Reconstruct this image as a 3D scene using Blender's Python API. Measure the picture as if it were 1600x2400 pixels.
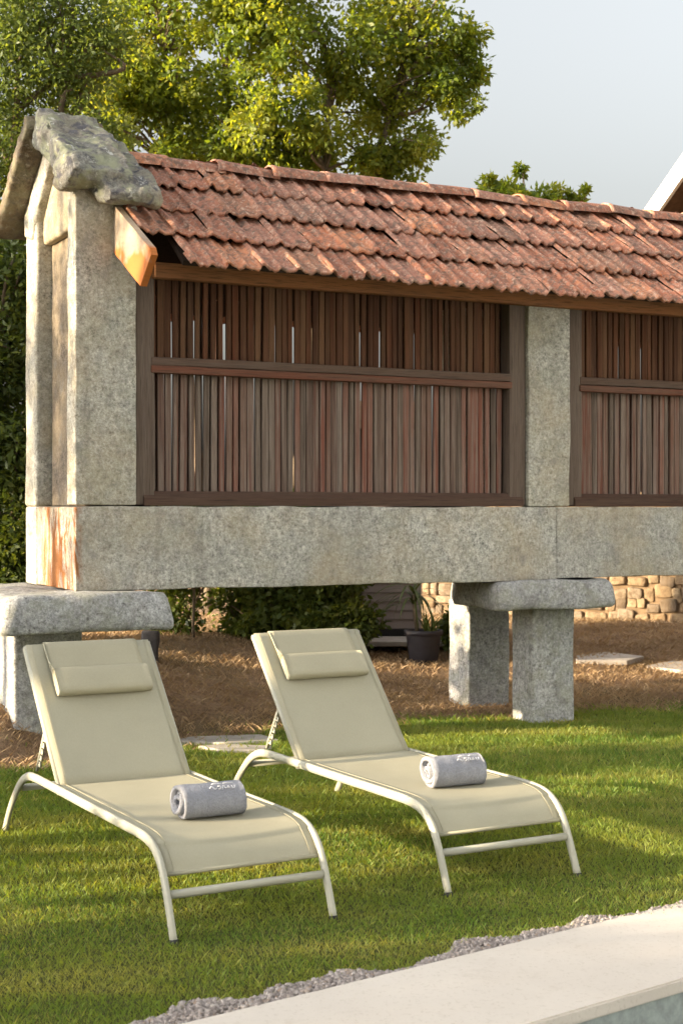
import bpy, bmesh, math, random
import numpy as np
from mathutils import Vector, Matrix, noise as mnoise

random.seed(7); rng = np.random.default_rng(7)
R = math.radians
SC = bpy.context.scene
COL = SC.collection
for o in list(bpy.data.objects): bpy.data.objects.remove(o)

# ------------------------------------------------------------------ camera
cam = bpy.data.cameras.new('camera'); cam_o = bpy.data.objects.new('camera', cam); COL.objects.link(cam_o)
CAM_H = 1.47
cam_o.location = (0, 0, CAM_H); cam_o.rotation_euler = (R(90), 0, 0)
cam.sensor_fit = 'VERTICAL'; cam.sensor_height = 36; cam.lens = 51.75
cam.clip_start = .05; cam.clip_end = 3000
cam.dof.use_dof = True; cam.dof.focus_distance = 7.6; cam.dof.aperture_fstop = 6.3
SC.camera = cam_o

# ------------------------------------------------------------------ sky, sun, exposure
SUN = Vector((-.93, -.285, .187)).normalized()          # towards the sun
elev = math.asin(SUN.z); azim = math.atan2(SUN.x, SUN.y)
W = bpy.data.worlds.new('World'); SC.world = W; W.use_nodes = True
nt = W.node_tree; bg = nt.nodes['Background']
sky = nt.nodes.new('ShaderNodeTexSky'); sky.sky_type = 'NISHITA'; sky.sun_disc = False
sky.sun_elevation = elev; sky.sun_rotation = azim
sky.air_density = 1.2; sky.dust_density = 10.0; sky.ozone_density = 1.0; sky.altitude = 100
hz = nt.nodes.new('ShaderNodeHueSaturation'); hz.inputs['Saturation'].default_value = .26; hz.inputs['Value'].default_value = .71      # pale evening haze
nt.links.new(sky.outputs[0], hz.inputs['Color']); nt.links.new(hz.outputs[0], bg.inputs[0]); bg.inputs[1].default_value = .15
sun = bpy.data.lights.new('sun', 'SUN'); sun_o = bpy.data.objects.new('sun', sun); COL.objects.link(sun_o)
sun.energy = 2.7; sun.angle = R(.6); sun.color = (1, .79, .52)
sun_o.rotation_euler = SUN.to_track_quat('Z', 'Y').to_euler()
vs = SC.view_settings
vs.view_transform = 'Standard'; vs.look = 'None'; vs.gamma = 1; vs.exposure = 2.52; vs.use_curve_mapping = False
SC.render.engine = 'CYCLES'
SC.cycles.use_denoising = True
SC.cycles.max_bounces = 8; SC.cycles.transparent_max_bounces = 8
SC.cycles.sample_clamp_indirect = 6

# ------------------------------------------------------------------ helpers: meshes
def link(name, data, parent=None):
    o = bpy.data.objects.new(name, data); COL.objects.link(o)
    if parent is not None: o.parent = parent
    return o
def tag(o, label=None, cat=None, group=None, kind=None):
    if label: o['label'] = label
    if cat: o['category'] = cat
    if group: o['group'] = group
    if kind: o['kind'] = kind
    return o
def empty(name, loc, rz=0):
    e = link(name, None); e.location = loc; e.rotation_euler = (0, 0, rz); e.empty_display_size = .2
    return e
def pymesh(name, verts, faces, m=None, smooth=False):
    me = bpy.data.meshes.new(name); me.from_pydata([tuple(v) for v in verts], [], faces); me.update()
    if m: me.materials.append(m)
    if smooth: me.polygons.foreach_set('use_smooth', [True] * len(me.polygons))
    return me
def npmesh(name, V, F, m, attr=None, smooth=False):
    """V (n,3), F (k,3|4); attr: per-face random number stored as a face attribute"""
    me = bpy.data.meshes.new(name); k = F.shape[1]
    me.vertices.add(len(V)); me.vertices.foreach_set('co', np.ascontiguousarray(V, np.float32).ravel())
    me.loops.add(F.size); me.loops.foreach_set('vertex_index', np.ascontiguousarray(F, np.int32).ravel())
    me.polygons.add(len(F)); me.polygons.foreach_set('loop_start', np.arange(0, F.size, k, dtype=np.int32))
    if attr is not None:
        a = me.attributes.new('rnd', 'FLOAT', 'FACE'); a.data.foreach_set('value', np.ascontiguousarray(attr, np.float32))
    me.update(calc_edges=True); me.materials.append(m)
    if smooth: me.polygons.foreach_set('use_smooth', [True] * len(F))
    return me
def part(name, me, parent): return link(name, me, parent)
def bmesh_done(bm, name, m, smooth=True, angle=None):
    me = bpy.data.meshes.new(name); bm.to_mesh(me); bm.free(); me.materials.append(m)
    if smooth: me.polygons.foreach_set('use_smooth', [True] * len(me.polygons))
    return me
def nv(p, f, seed): return mnoise.noise_vector(Vector(p) * f + Vector((seed * 7.31, seed * 3.7, seed * 1.9)))
def stone_box(name, lo, hi, m, res=.07, r=.018, amp=.006, freq=4, seed=0, amp2=.002, skew=None):
    """a box with rounded arrises and uneven hand dressed faces"""
    bm = bmesh.new(); ax = []
    for a in range(3):
        L = hi[a] - lo[a]; rr = min(r, L * .3); n = max(1, int(round((L - 2 * rr) / res)))
        ax.append([lo[a], lo[a] + rr * .35] + list(np.linspace(lo[a] + rr, hi[a] - rr, n + 1)) + [hi[a] - rr * .35, hi[a]])
    for a in range(3):
        b, c = (a + 1) % 3, (a + 2) % 3
        for end in (0, -1):
            grid = []
            for i in ax[b]:
                row = []
                for j in ax[c]:
                    p = [0, 0, 0]; p[a] = ax[a][end]; p[b] = i; p[c] = j; row.append(bm.verts.new(p))
                grid.append(row)
            for i in range(len(grid) - 1):
                for j in range(len(grid[0]) - 1):
                    q = [grid[i][j], grid[i + 1][j], grid[i + 1][j + 1], grid[i][j + 1]]
                    bm.faces.new(q if end == -1 else q[::-1])
    bmesh.ops.remove_doubles(bm, verts=bm.verts, dist=1e-5)
    for v in bm.verts:
        p = v.co.copy(); q = Vector([min(max(p[k], lo[k] + min(r, (hi[k]-lo[k])*.3)), hi[k] - min(r, (hi[k]-lo[k])*.3)) for k in range(3)])
        d = p - q
        if d.length > 1e-7: p = q + d.normalized() * min(r, d.length)
        p += nv(p, freq, seed) * amp + nv(p, freq * 5, seed + 3) * amp2
        if skew: p = skew(p)
        v.co = p
    return bmesh_done(bm, name, m)
def prism(name, poly, a0, a1, m, axis=0, smooth=False):
    """poly in the two other axes (cyclic order), extruded along axis from a0 to a1"""
    b, c = (axis + 1) % 3, (axis + 2) % 3; n = len(poly); V = []
    for a in (a0, a1):
        for p in poly:
            v = [0, 0, 0]; v[axis] = a; v[b] = p[0]; v[c] = p[1]; V.append(v)
    F = [tuple(range(n))[::-1], tuple(range(n, 2 * n))] + [(i, (i + 1) % n, n + (i + 1) % n, n + i) for i in range(n)]
    me = pymesh(name, V, F, m, smooth); bm = bmesh.new(); bm.from_mesh(me); bmesh.ops.recalc_face_normals(bm, faces=bm.faces); bm.to_mesh(me); bm.free()
    return me
TEX = {}
def rough_mods(o, voxel=.022, big=.05, bigs=.35, small=.012, smalls=.06, smooth_it=0, facets=0):
    """real chisel-and-weather roughness on a stone: voxel remesh and two displacements"""
    r = o.modifiers.new('remesh', 'REMESH'); r.mode = 'VOXEL'; r.voxel_size = voxel; r.use_smooth_shade = True
    if smooth_it:
        s = o.modifiers.new('smooth', 'SMOOTH'); s.iterations = smooth_it; s.factor = .6
    if facets:
        if 'v' not in TEX: t = bpy.data.textures.new('facets', 'VORONOI'); t.noise_scale = .30; t.noise_intensity = 1.2; TEX['v'] = t
        d = o.modifiers.new('displace', 'DISPLACE'); d.texture = TEX['v']; d.strength = -facets; d.mid_level = .4; d.texture_coords = 'LOCAL'
    for amp, sz in ((big, bigs), (small, smalls)):
        if amp <= 0: continue
        key = ('t', sz)
        if key not in TEX:
            t = bpy.data.textures.new('clouds', 'CLOUDS'); t.noise_scale = sz; t.noise_depth = 3; TEX[key] = t
        d = o.modifiers.new('displace', 'DISPLACE'); d.texture = TEX[key]; d.strength = amp; d.mid_level = .5; d.texture_coords = 'LOCAL'
def box_me(name, lo, hi, m, bevel=0, seg=2):
    bm = bmesh.new(); bmesh.ops.create_cube(bm, size=1)
    for v in bm.verts: v.co = Vector([lo[k] + (v.co[k] + .5) * (hi[k] - lo[k]) for k in range(3)])
    if bevel: bmesh.ops.bevel(bm, geom=bm.edges[:], offset=bevel, segments=seg, affect='EDGES', profile=.5)
    return bmesh_done(bm, name, m, smooth=False)
def catmull(P, n=6):
    P = [np.array(p, float) for p in P]; Q = [2 * P[0] - P[1]] + P + [2 * P[-1] - P[-2]]; out = []
    for i in range(1, len(Q) - 2):
        a, b, c, d = Q[i - 1:i + 3]
        for t in np.linspace(0, 1, n, endpoint=False):
            out.append(.5 * (2 * b + (c - a) * t + (2 * a - 5 * b + 4 * c - d) * t * t + (3 * b - a - 3 * c + d) * t ** 3))
    out.append(P[-1]); return out
def tube_geo(pts, radii, sides=8, ref=None, asp=1.0, cap=True):
    """vertices and faces of a tube; asp squashes the section along the second axis"""
    pts = [Vector(p) for p in pts]; V = []; F = []; prev = None
    for i, p in enumerate(pts):
        d = (pts[min(i + 1, len(pts) - 1)] - pts[max(i - 1, 0)]).normalized()
        u = Vector(ref) if ref else (prev if prev else Vector((0, 0, 1)) if abs(d.z) < .9 else Vector((1, 0, 0)))
        u = (u - d * u.dot(d)).normalized(); w = d.cross(u); prev = u
        r = radii[i] if hasattr(radii, '__len__') else radii
        for k in range(sides):
            t = 2 * math.pi * (k + .5) / sides; V.append(p + u * math.cos(t) * r + w * math.sin(t) * r * asp)
    n = len(pts)
    for i in range(n - 1):
        for k in range(sides):
            a, b = i * sides + k, i * sides + (k + 1) % sides; F.append((a, b, b + sides, a + sides))
    if cap: F += [tuple(range(sides))[::-1], tuple(range((n - 1) * sides, n * sides))]
    return V, F
def tube(name, pts, radii, m, sides=8, ref=None, asp=1.0, smooth=True):
    V, F = tube_geo(pts, radii, sides, ref, asp); return pymesh(name, V, F, m, smooth)

# ------------------------------------------------------------------ helpers: materials
class M:
    def __init__(s, name, rough=.8, spec=.3):
        s.m = bpy.data.materials.new(name); s.m.use_nodes = True; s.t = s.m.node_tree; s.b = s.t.nodes['Principled BSDF']
        s.b.inputs['Roughness'].default_value = rough; s.b.inputs['Specular IOR Level'].default_value = spec
        s.c = s.t.nodes.new('ShaderNodeTexCoord'); s.g = s.t.nodes.new('ShaderNodeNewGeometry'); s.oi = s.t.nodes.new('ShaderNodeObjectInfo')
        s.obj = s.c.outputs['Object']; s.pos = s.g.outputs['Position']; s.rnd = s.oi.outputs['Random']
    def put(s, sock, v):
        if isinstance(v, bpy.types.NodeSocket): s.t.links.new(v, sock)
        else: sock.default_value = (*v, 1) if isinstance(v, tuple) and len(v) == 3 and sock.type == 'RGBA' else v
    def map(s, vec, scale=(1, 1, 1), loc=None):
        n = s.t.nodes.new('ShaderNodeMapping'); s.put(n.inputs['Vector'], vec); n.inputs['Scale'].default_value = scale
        if loc is not None: s.put(n.inputs['Location'], loc)
        return n.outputs[0]
    def noise(s, vec, scale, detail=4, rough=.6, dist=0):
        n = s.t.nodes.new('ShaderNodeTexNoise'); s.put(n.inputs['Vector'], vec); n.inputs['Scale'].default_value = scale
        n.inputs['Detail'].default_value = detail; n.inputs['Roughness'].default_value = rough; n.inputs['Distortion'].default_value = dist
        return n.outputs['Fac']
    def voro(s, vec, scale, feature='F1', out='Distance'):
        n = s.t.nodes.new('ShaderNodeTexVoronoi'); s.put(n.inputs['Vector'], vec); n.inputs['Scale'].default_value = scale; n.feature = feature
        return n.outputs[out]
    def ramp(s, fac, stops):
        n = s.t.nodes.new('ShaderNodeValToRGB'); s.put(n.inputs[0], fac); cr = n.color_ramp
        while len(cr.elements) < len(stops): cr.elements.new(.5)
        for e, (p, c) in zip(cr.elements, stops):
            e.position = p; e.color = (c, c, c, 1) if not isinstance(c, tuple) else (*c, 1)
        return n.outputs[0]
    def mix(s, fac, a, b, mode='MIX'):
        n = s.t.nodes.new('ShaderNodeMix'); n.data_type = 'RGBA'; n.blend_type = mode
        s.put(n.inputs[0], fac); s.put(n.inputs[6], a); s.put(n.inputs[7], b); return n.outputs[2]
    def math(s, op, a, b=0.0, c=0.0):
        n = s.t.nodes.new('ShaderNodeMath'); n.operation = op
        s.put(n.inputs[0], a); s.put(n.inputs[1], b); s.put(n.inputs[2], c); return n.outputs[0]
    def sep(s, vec):
        n = s.t.nodes.new('ShaderNodeSeparateXYZ'); s.put(n.inputs[0], vec); return n.outputs
    def comb(s, x, y, z):
        n = s.t.nodes.new('ShaderNodeCombineXYZ')
        for i, v in enumerate((x, y, z)): s.put(n.inputs[i], v)
        return n.outputs[0]
    def attr(s, name):
        n = s.t.nodes.new('ShaderNodeAttribute'); n.attribute_name = name; return n.outputs['Fac']
    def bump(s, h, strength=.5, dist=.01):
        n = s.t.nodes.new('ShaderNodeBump'); s.put(n.inputs['Height'], h); n.inputs['Strength'].default_value = strength; n.inputs['Distance'].default_value = dist
        s.t.links.new(n.outputs[0], s.b.inputs['Normal']); return s
    def color(s, c): s.put(s.b.inputs['Base Color'], c); return s
    def translucent(s, col, fac):
        t = s.t.nodes.new('ShaderNodeBsdfTranslucent'); s.put(t.inputs[0], col); mx = s.t.nodes.new('ShaderNodeMixShader'); mx.inputs[0].default_value = fac
        s.t.links.new(s.b.outputs[0], mx.inputs[1]); s.t.links.new(t.outputs[0], mx.inputs[2])
        s.t.links.new(mx.outputs[0], s.t.nodes['Material Output'].inputs[0]); return s

def granite(name, light=(.44, .43, .37), dark=(.13, .125, .11), warm=.35, lichen=0.0, rust=False):
    g = M(name, .92, .15); v = g.pos
    grain = g.noise(v, 64, 3, .8); fine = g.noise(v, 210, 2, .7); patch = g.noise(v, 2.3, 4, .6); mid = g.noise(v, 9, 4, .6); tone = g.noise(g.map(v, (1, 1, 1), (3, 8, 1)), 1.1, 5, .6)
    coarse = g.noise(g.map(v, (1, 1, 1), (6, 1, 4)), 30, 4, .75)
    c = g.ramp(g.math('ADD', g.math('MULTIPLY', grain, .5), g.math('MULTIPLY', coarse, .5)), [(.37, tuple(.22 * k for k in light)), (.45, tuple(.70 * k for k in light)), (.53, light), (.62, tuple(min(1, 1.5 * k) for k in light))])
    c = g.mix(g.ramp(fine, [(.36, .5), (.47, 0.0)]), c, dark)
    c = g.mix(g.ramp(tone, [(.38, .42), (.6, 0.0)]), c, tuple(.5 * k for k in light))
    drip = g.noise(g.map(v, (7, 7, .8)), 1.0, 4, .65, .2); c = g.mix(g.ramp(drip, [(.56, 0.0), (.72, .38)]), c, (.17, .155, .125))
    c = g.mix(g.ramp(patch, [(.40, 0.0), (.62, warm)]), c, (.40, .32, .20))
    c = g.mix(g.ramp(mid, [(.55, 0.0), (.75, .5)]), c, (.20, .20, .19))
    if lichen:
        lp = g.noise(v, 7, 5, .65, .4); c = g.mix(g.ramp(lp, [(.47, 0.0), (.6, lichen)]), c, (.27, .28, .19))
        lq = g.noise(g.map(v, (1, 1, 1), (5, 2, 9)), 11, 5, .7, .6); c = g.mix(g.ramp(lq, [(.52, 0.0), (.62, lichen)]), c, (.10, .098, .11))
        lr = g.noise(g.map(v, (1, 1, 1), (1, 7, 3)), 15, 4, .7, .5); c = g.mix(g.ramp(lr, [(.60, 0.0), (.67, lichen)]), c, (.52, .52, .48))
    if rust:                                                   # iron streaks that run down the end of the beam
        sx = g.sep(g.obj); st = g.noise(g.map(g.obj, (4, 6.5, 1.5)), 1.0, 6, .7, .9)
        near = g.ramp(sx[0], [(.012, 1.0), (.05, 0.0)])
        c = g.mix(g.math('MULTIPLY', g.ramp(st, [(.46, 0.0), (.54, 1.0)]), near), c, (.27, .115, .045))
        c = g.mix(g.math('MULTIPLY', g.ramp(st, [(.40, .7), (.48, 0.0)]), near), c, (.19, .165, .135))
    g.color(c); g.bump(g.math('ADD', g.math('MULTIPLY', grain, .5), g.noise(v, 30, 4, .7)), .75, .012)
    return g.m
MT = {}
MT['granite'] = granite('granite', light=(.54, .53, .485), warm=.45, lichen=.16)
MT['granite_post'] = granite('granite_post', light=(.53, .52, .465), warm=.45, lichen=.2)
MT['granite_beam'] = granite('granite_beam', light=(.54, .53, .485), warm=.45, lichen=.16, rust=True)
MT['granite_base'] = granite('granite_base', light=(.46, .47, .48), warm=.1, lichen=.35)
MT['granite_cap'] = granite('granite_cap', light=(.25, .245, .22), warm=.3, lichen=.95)
MT['granite_block'] = granite('granite_block', light=(.485, .485, .44), warm=.45)
MT['granite_shaded'] = granite('granite_shaded', light=(.12, .095, .07), dark=(.06, .05, .04), warm=.3, lichen=.3)  # far capstone: shade of its underside darkened into the colour
MT['granite_door_shaded'] = granite('granite_door_shaded', light=(.19, .16, .13), dark=(.07, .06, .05), warm=.3)  # brown-grey slab, with the shade of the recess put into its tone
MT['granite_tan'] = granite('granite_tan', light=(.42, .37, .29), warm=.6)

# terracotta
g = M('terracotta', .9, .15); v = g.pos
big = g.noise(g.comb(g.rnd, g.rnd, g.rnd), 37, 0); base = g.ramp(g.rnd, [(0, (.28, .12, .08)), (.2, (.46, .185, .11)), (.38, (.32, .16, .115)), (.55, (.52, .20, .11)), (.7, (.40, .20, .145)), (.82, (.58, .24, .12)), (.92, (.27, .15, .11)), (1, (.45, .185, .11))])
n1 = g.noise(v, 17, 4, .7, .3); n2 = g.noise(g.map(v, (1, 1, 1), (3, 1, 8)), 34, 6, .85)
c = g.mix(g.ramp(n1, [(.45, 0.0), (.62, .6)]), base, (.19, .12, .095)); c = g.mix(g.ramp(n2, [(.52, 0.0), (.61, .85)]), c, (.60, .44, .34))
n3 = g.noise(g.map(v, (1, 1, 1), (9, 4, 2)), 19, 6, .7, .4); c = g.mix(g.ramp(n3, [(.50, 0.0), (.60, .8)]), c, (.14, .105, .085))
n4 = g.noise(g.map(v, (1, 1, 1), (2, 6, 5)), 21, 4, .6); c = g.mix(g.ramp(n4, [(.60, 0.0), (.72, .7)]), c, (.55, .22, .10))
g.color(c).bump(g.noise(v, 60, 4, .75), .6, .008); MT['tile'] = g.m

def wood(name, stops, grey=.5, vert=True, rough=.85, scale=1.0, streak=(.16, .13, .11)):
    g = M(name, rough, .2); sc = (26 * scale, 26 * scale, 1.3) if vert else (1.3, 26 * scale, 26 * scale)
    off = g.comb(g.math('MULTIPLY', g.rnd, 31.0), g.math('MULTIPLY', g.rnd, 17.0), g.math('MULTIPLY', g.rnd, 53.0))
    v = g.map(g.obj, sc, off); n = g.noise(v, 1.0, 5, .65, .3); f = g.noise(v, 5.0, 3, .6)
    c = g.ramp(g.rnd, stops); c = g.mix(g.ramp(n, [(.40, 0.0), (.62, grey)]), c, streak)
    c = g.mix(g.ramp(f, [(.35, .6), (.5, 0.0)]), c, tuple(.3 * k for k in streak))
    g.color(c).bump(g.math('ADD', n, g.math('MULTIPLY', f, .4)), .5, .006); return g.m
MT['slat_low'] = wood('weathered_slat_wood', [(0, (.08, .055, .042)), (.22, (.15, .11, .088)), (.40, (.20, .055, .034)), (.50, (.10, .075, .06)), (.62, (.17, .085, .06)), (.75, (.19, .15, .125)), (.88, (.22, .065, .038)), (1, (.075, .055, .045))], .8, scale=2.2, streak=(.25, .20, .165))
MT['slat_up'] = wood('sheltered_shaded_slat_wood', [(0, (.055, .02, .011)), (.3, (.11, .042, .021)), (.5, (.048, .02, .012)), (.75, (.155, .08, .043)), (.9, (.12, .036, .017)), (1, (.065, .029, .016))], .45, scale=2.2, streak=(.17, .10, .058))  # redder sheltered wood, darkened as well to carry the shade under the eave
MT['frame_wood'] = wood('weathered_frame_wood', [(0, (.10, .072, .056)), (1, (.13, .095, .075))], .7, scale=1.6, streak=(.165, .13, .105))
MT['rail_wood'] = wood('rail_wood', [(0, (.15, .055, .034)), (1, (.18, .08, .05))], .55, vert=False, scale=1.6, streak=(.14, .095, .07))
MT['rail_top_wood'] = wood('rail_top_wood', [(0, (.10, .06, .042)), (1, (.12, .075, .055))], .6, vert=False, scale=1.6, streak=(.13, .10, .08))
MT['sill_wood'] = wood('sill_wood', [(0, (.075, .042, .03)), (1, (.09, .052, .038))], .5, vert=False, scale=1.6, streak=(.10, .068, .05))
MT['fascia_wood'] = wood('fascia_wood', [(0, (.30, .12, .045)), (1, (.34, .15, .06))], .4, vert=False, streak=(.20, .11, .06))
g = M('split_board_wood', .7, .3); n = g.noise(g.obj, 4.2, 3, .5, .3); zz = g.sep(g.obj)[2]
c = g.mix(g.ramp(g.math('ADD', g.math('MULTIPLY', g.math('SUBTRACT', 3.02, zz), 1.6), g.math('MULTIPLY', g.math('SUBTRACT', n, .5), 1.2)), [(.0, 0.0), (.16, 1.0)]), (.34, .27, .20), (.42, .135, .03))
c = g.mix(g.ramp(g.noise(g.map(g.obj, (1, 3, 9)), 6, 4, .6), [(.55, 0.0), (.7, .35)]), c, (.20, .09, .03)); g.color(c).bump(n, .3, .01); MT['board'] = g.m
MT['dark_wood'] = wood('dark_interior_wood', [(0, (.03, .022, .016)), (1, (.045, .03, .022))], .3, streak=(.04, .03, .025))

# ground: lawn soil and dry earth, told apart by the same line that the grass follows
def simple(name, col, rough=.8, spec=.3, nscale=None, var=.25, bscale=None, bstr=.3, bdist=.005, metallic=0, objc=False):
    g = M(name, rough, spec); v = g.obj if objc else g.pos
    if nscale:
        n = g.noise(v, nscale, 5, .6); g.color(g.ramp(n, [(.3, tuple(k * (1 - var) for k in col)), (.7, tuple(min(1, k * (1 + var)) for k in col))]))
    else: g.color(col)
    g.b.inputs['Metallic'].default_value = metallic
    if bscale: g.bump(g.noise(v, bscale, 4, .65), bstr, bdist)
    return g.m
g = M('earth', .95, .1); v = g.pos; n = g.noise(v, 3.0, 6, .7); n2 = g.noise(v, 26, 5, .75); n3 = g.noise(g.map(v, (1, 1, 1), (4, 4, 0)), .9, 4, .6)
dry = g.ramp(n, [(.3, (.23, .15, .095)), (.5, (.36, .24, .15)), (.7, (.46, .33, .21))]); dry = g.mix(g.ramp(n2, [(.45, 0.0), (.65, .6)]), dry, (.11, .075, .048))
dry = g.mix(g.ramp(n3, [(.5, 0.0), (.7, .5)]), dry, (.10, .10, .04))
lawn = g.ramp(n2, [(.35, (.055, .065, .02)), (.65, (.12, .115, .045))]); msk = g.attr('lawn')
g.color(g.mix(g.ramp(msk, [(.4, 0.0), (.6, 1.0)]), dry, lawn)).bump(g.math('ADD', n2, g.math('MULTIPLY', n, .6)), .9, .05); MT['earth'] = g.m
def bladed(name, stops, tr, patch, fac=.45, straw=(.40, .39, .15), deep=(.09, .185, .034)):
    g = M(name, .55, .25); r = g.attr('rnd'); big = g.noise(g.pos, .85, 4, .55); p2 = g.noise(g.map(g.pos, (1, 1, 1), (7, 3, 0)), 3.2, 4, .6)
    c = g.ramp(g.math('ADD', g.math('MULTIPLY', r, .55), g.math('MULTIPLY', p2, .55)), stops)
    c = g.mix(g.ramp(big, [(.40, 0.0), (.64, .75)]), c, patch); wd_ = g.noise(g.map(g.pos, (.6, 1.9, 1), (2, 9, 0)), 1.5, 5, .65); c = g.mix(g.ramp(wd_, [(.50, 0.0), (.68, .6)]), c, straw); c = g.mix(g.ramp(wd_, [(.32, .55), (.46, 0.0)]), c, deep); g.color(c)
    g.translucent(g.mix(1.0, c, tr, 'MULTIPLY'), fac); return g.m
MT['grass'] = bladed('lawn_grass', [(.15, (.07, .15, .026)), (.4, (.12, .225, .042)), (.6, (.175, .265, .058)), (.8, (.29, .315, .11)), (1, (.42, .385, .19))], (1.9, 1.5, .36), (.215, .285, .058))
MT['dry_grass'] = bladed('dry_grass', [(.15, (.28, .19, .115)), (.5, (.43, .30, .18)), (.8, (.54, .41, .25)), (1, (.28, .26, .10))], (1.2, 1.0, .6), (.20, .14, .08), .25, (.36, .27, .16), (.15, .11, .06))
def leafy(name, stops, tr, fac=.45, rough=.45, spec=.35):
    g = M(name, rough, spec); r = g.attr('rnd'); big = g.noise(g.pos, .9, 3, .5)
    c = g.ramp(g.math('ADD', g.math('MULTIPLY', r, .7), g.math('MULTIPLY', big, .4)), stops); g.color(c); g.translucent(g.mix(1.0, c, tr, 'MULTIPLY'), fac); return g.m
MT['leaf_main'] = leafy('leaf_oak', [(.1, (.07, .115, .025)), (.45, (.13, .185, .034)), (.7, (.195, .23, .04)), (1, (.28, .265, .045))], (2.3, 2.0, .5), .55)
MT['leaf_left'] = leafy('leaf_olive', [(.1, (.065, .10, .03)), (.5, (.11, .155, .042)), (.85, (.165, .195, .055)), (1, (.26, .23, .07))], (1.9, 1.75, .6), .5)
MT['leaf_hedge'] = leafy('leaf_hedge', [(.1, (.045, .07, .018)), (.5, (.08, .118, .026)), (.85, (.14, .165, .036)), (1, (.26, .22, .05))], (1.6, 1.5, .5), .4)
MT['leaf_spike'] = leafy('leaf_spike', [(.0, (.05, .075, .02)), (1, (.12, .14, .045))], (1.5, 1.4, .5), .3)
g = M('bark', .9, .1); n = g.noise(g.map(g.pos, (9, 9, 2)), 2, 5, .7); g.color(g.ramp(n, [(.3, (.08, .06, .04)), (.7, (.24, .19, .13))])).bump(n, .8, .03); MT['bark'] = g.m

def woven(name, col):
    g = M(name, .75, .25); v = g.obj; a = g.noise(g.map(v, (1, 6, 6)), 90, 2, .5); b = g.noise(g.map(v, (6, 1, 1)), 90, 2, .5); n = g.noise(v, 3, 4, .6)
    c = g.ramp(n, [(.3, tuple(.93 * k for k in col)), (.7, tuple(1.05 * k for k in col))]); c = g.mix(g.ramp(g.math('MULTIPLY', a, b), [(.15, .25), (.35, 0.0)]), c, tuple(.72 * k for k in col))
    g.color(c).bump(g.math('ADD', a, b), .15, .002); g.translucent(c, .12); return g.m
MT['sling'] = woven('sling_mesh_fabric', (.42, .40, .30))
MT['cushion'] = woven('headrest_fabric', (.42, .395, .29))
MT['alu'] = simple('champagne_paint', (.38, .375, .31), .42, .45, 6, .06)
MT['rubber'] = simple('dark_rubber', (.03, .03, .03), .7)
g = M('towel_terry', .98, .05); n = g.noise(g.obj, 160, 3, .7); n2 = g.noise(g.obj, 14, 4, .6); g.color(g.mix(g.ramp(n, [(.35, .55), (.6, 0.0)]), g.ramp(n2, [(.3, (.27, .285, .33)), (.7, (.34, .355, .40))]), (.20, .20, .22))).bump(g.math('ADD', n, n2), .9, .006); MT['towel'] = g.m
MT['thread'] = simple('white_thread', (.56, .57, .62), .7)
g = M('deck_concrete', .8, .25); v = g.pos; a_ = g.noise(v, 1.7, 6, .65); b_ = g.noise(v, 9, 5, .7); c_ = g.noise(v, 70, 3, .7)
c = g.ramp(a_, [(.3, (.56, .51, .455)), (.7, (.64, .59, .53))]); c = g.mix(g.ramp(b_, [(.58, 0.0), (.72, .35)]), c, (.45, .40, .34)); c = g.mix(g.ramp(c_, [(.34, .4), (.44, 0.0)]), c, (.42, .37, .31))
g.color(c).bump(g.math('ADD', c_, b_), .2, .003); MT['deck'] = g.m
MT['pool_tile'] = simple('pool_wall_mosaic', (.30, .34, .33), .4, .4, 30, .25)
g = M('pool_water', .06, .5); g.color((.035, .085, .085)); g.b.inputs['IOR'].default_value = 1.33; g.bump(g.noise(g.pos, 6, 3, .5), .25, .02); MT['water'] = g.m
g = M('gravel', .95, .1); g.color(g.ramp(g.attr('rnd'), [(0, (.20, .175, .165)), (.5, (.33, .295, .28)), (.85, (.43, .39, .36)), (1, (.28, .21, .16))])); MT['gravel'] = g.m
MT['siding'] = simple('painted_siding', (.30, .245, .22), .7, .3, 5, .1, objc=True)
MT['plinth'] = simple('dark_plinth', (.03, .03, .03), .8)
MT['paving'] = simple('pale_paving', (.46, .42, .38), .9, .15, 9, .2, 50, .3, .006)
MT['pot'] = simple('dark_plastic_pot', (.032, .029, .036), .5, .4, 20, .2)
MT['soil'] = simple('potting_soil', (.04, .028, .02), .95)
g = M('wall_granite', .9, .15); n = g.noise(g.pos, 12, 5, .7); c = g.ramp(g.rnd, [(0, (.24, .165, .095)), (.4, (.33, .25, .155)), (.7, (.27, .215, .155)), (1, (.15, .115, .08))]); g.color(g.mix(g.ramp(n, [(.42, 0.0), (.62, .75)]), c, (.13, .09, .055))).bump(n, .8, .03); MT['wallstone'] = g.m
MT['mortar'] = simple('earth_mortar', (.20, .14, .085), .95, .1, 14, .3)
MT['white'] = simple('white_painted_wood', (.80, .78, .74), .6, .3, 5, .04)
MT['bounce_paint'] = simple('bounce_wing_paint', (.50, .56, .63), .9, .1, 2, .04)  # wall colour of the added wing that bounces sunlight
MT['plaster'] = simple('pale_plaster', (.55, .50, .42), .9, .1, 3, .1)
MT['soffit'] = simple('brown_soffit', (.10, .06, .035), .8, .2, 12, .3)
MT['stump'] = simple('dark_stone', (.065, .062, .065), .9, .2, 20, .4, 60, .5, .01)

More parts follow.
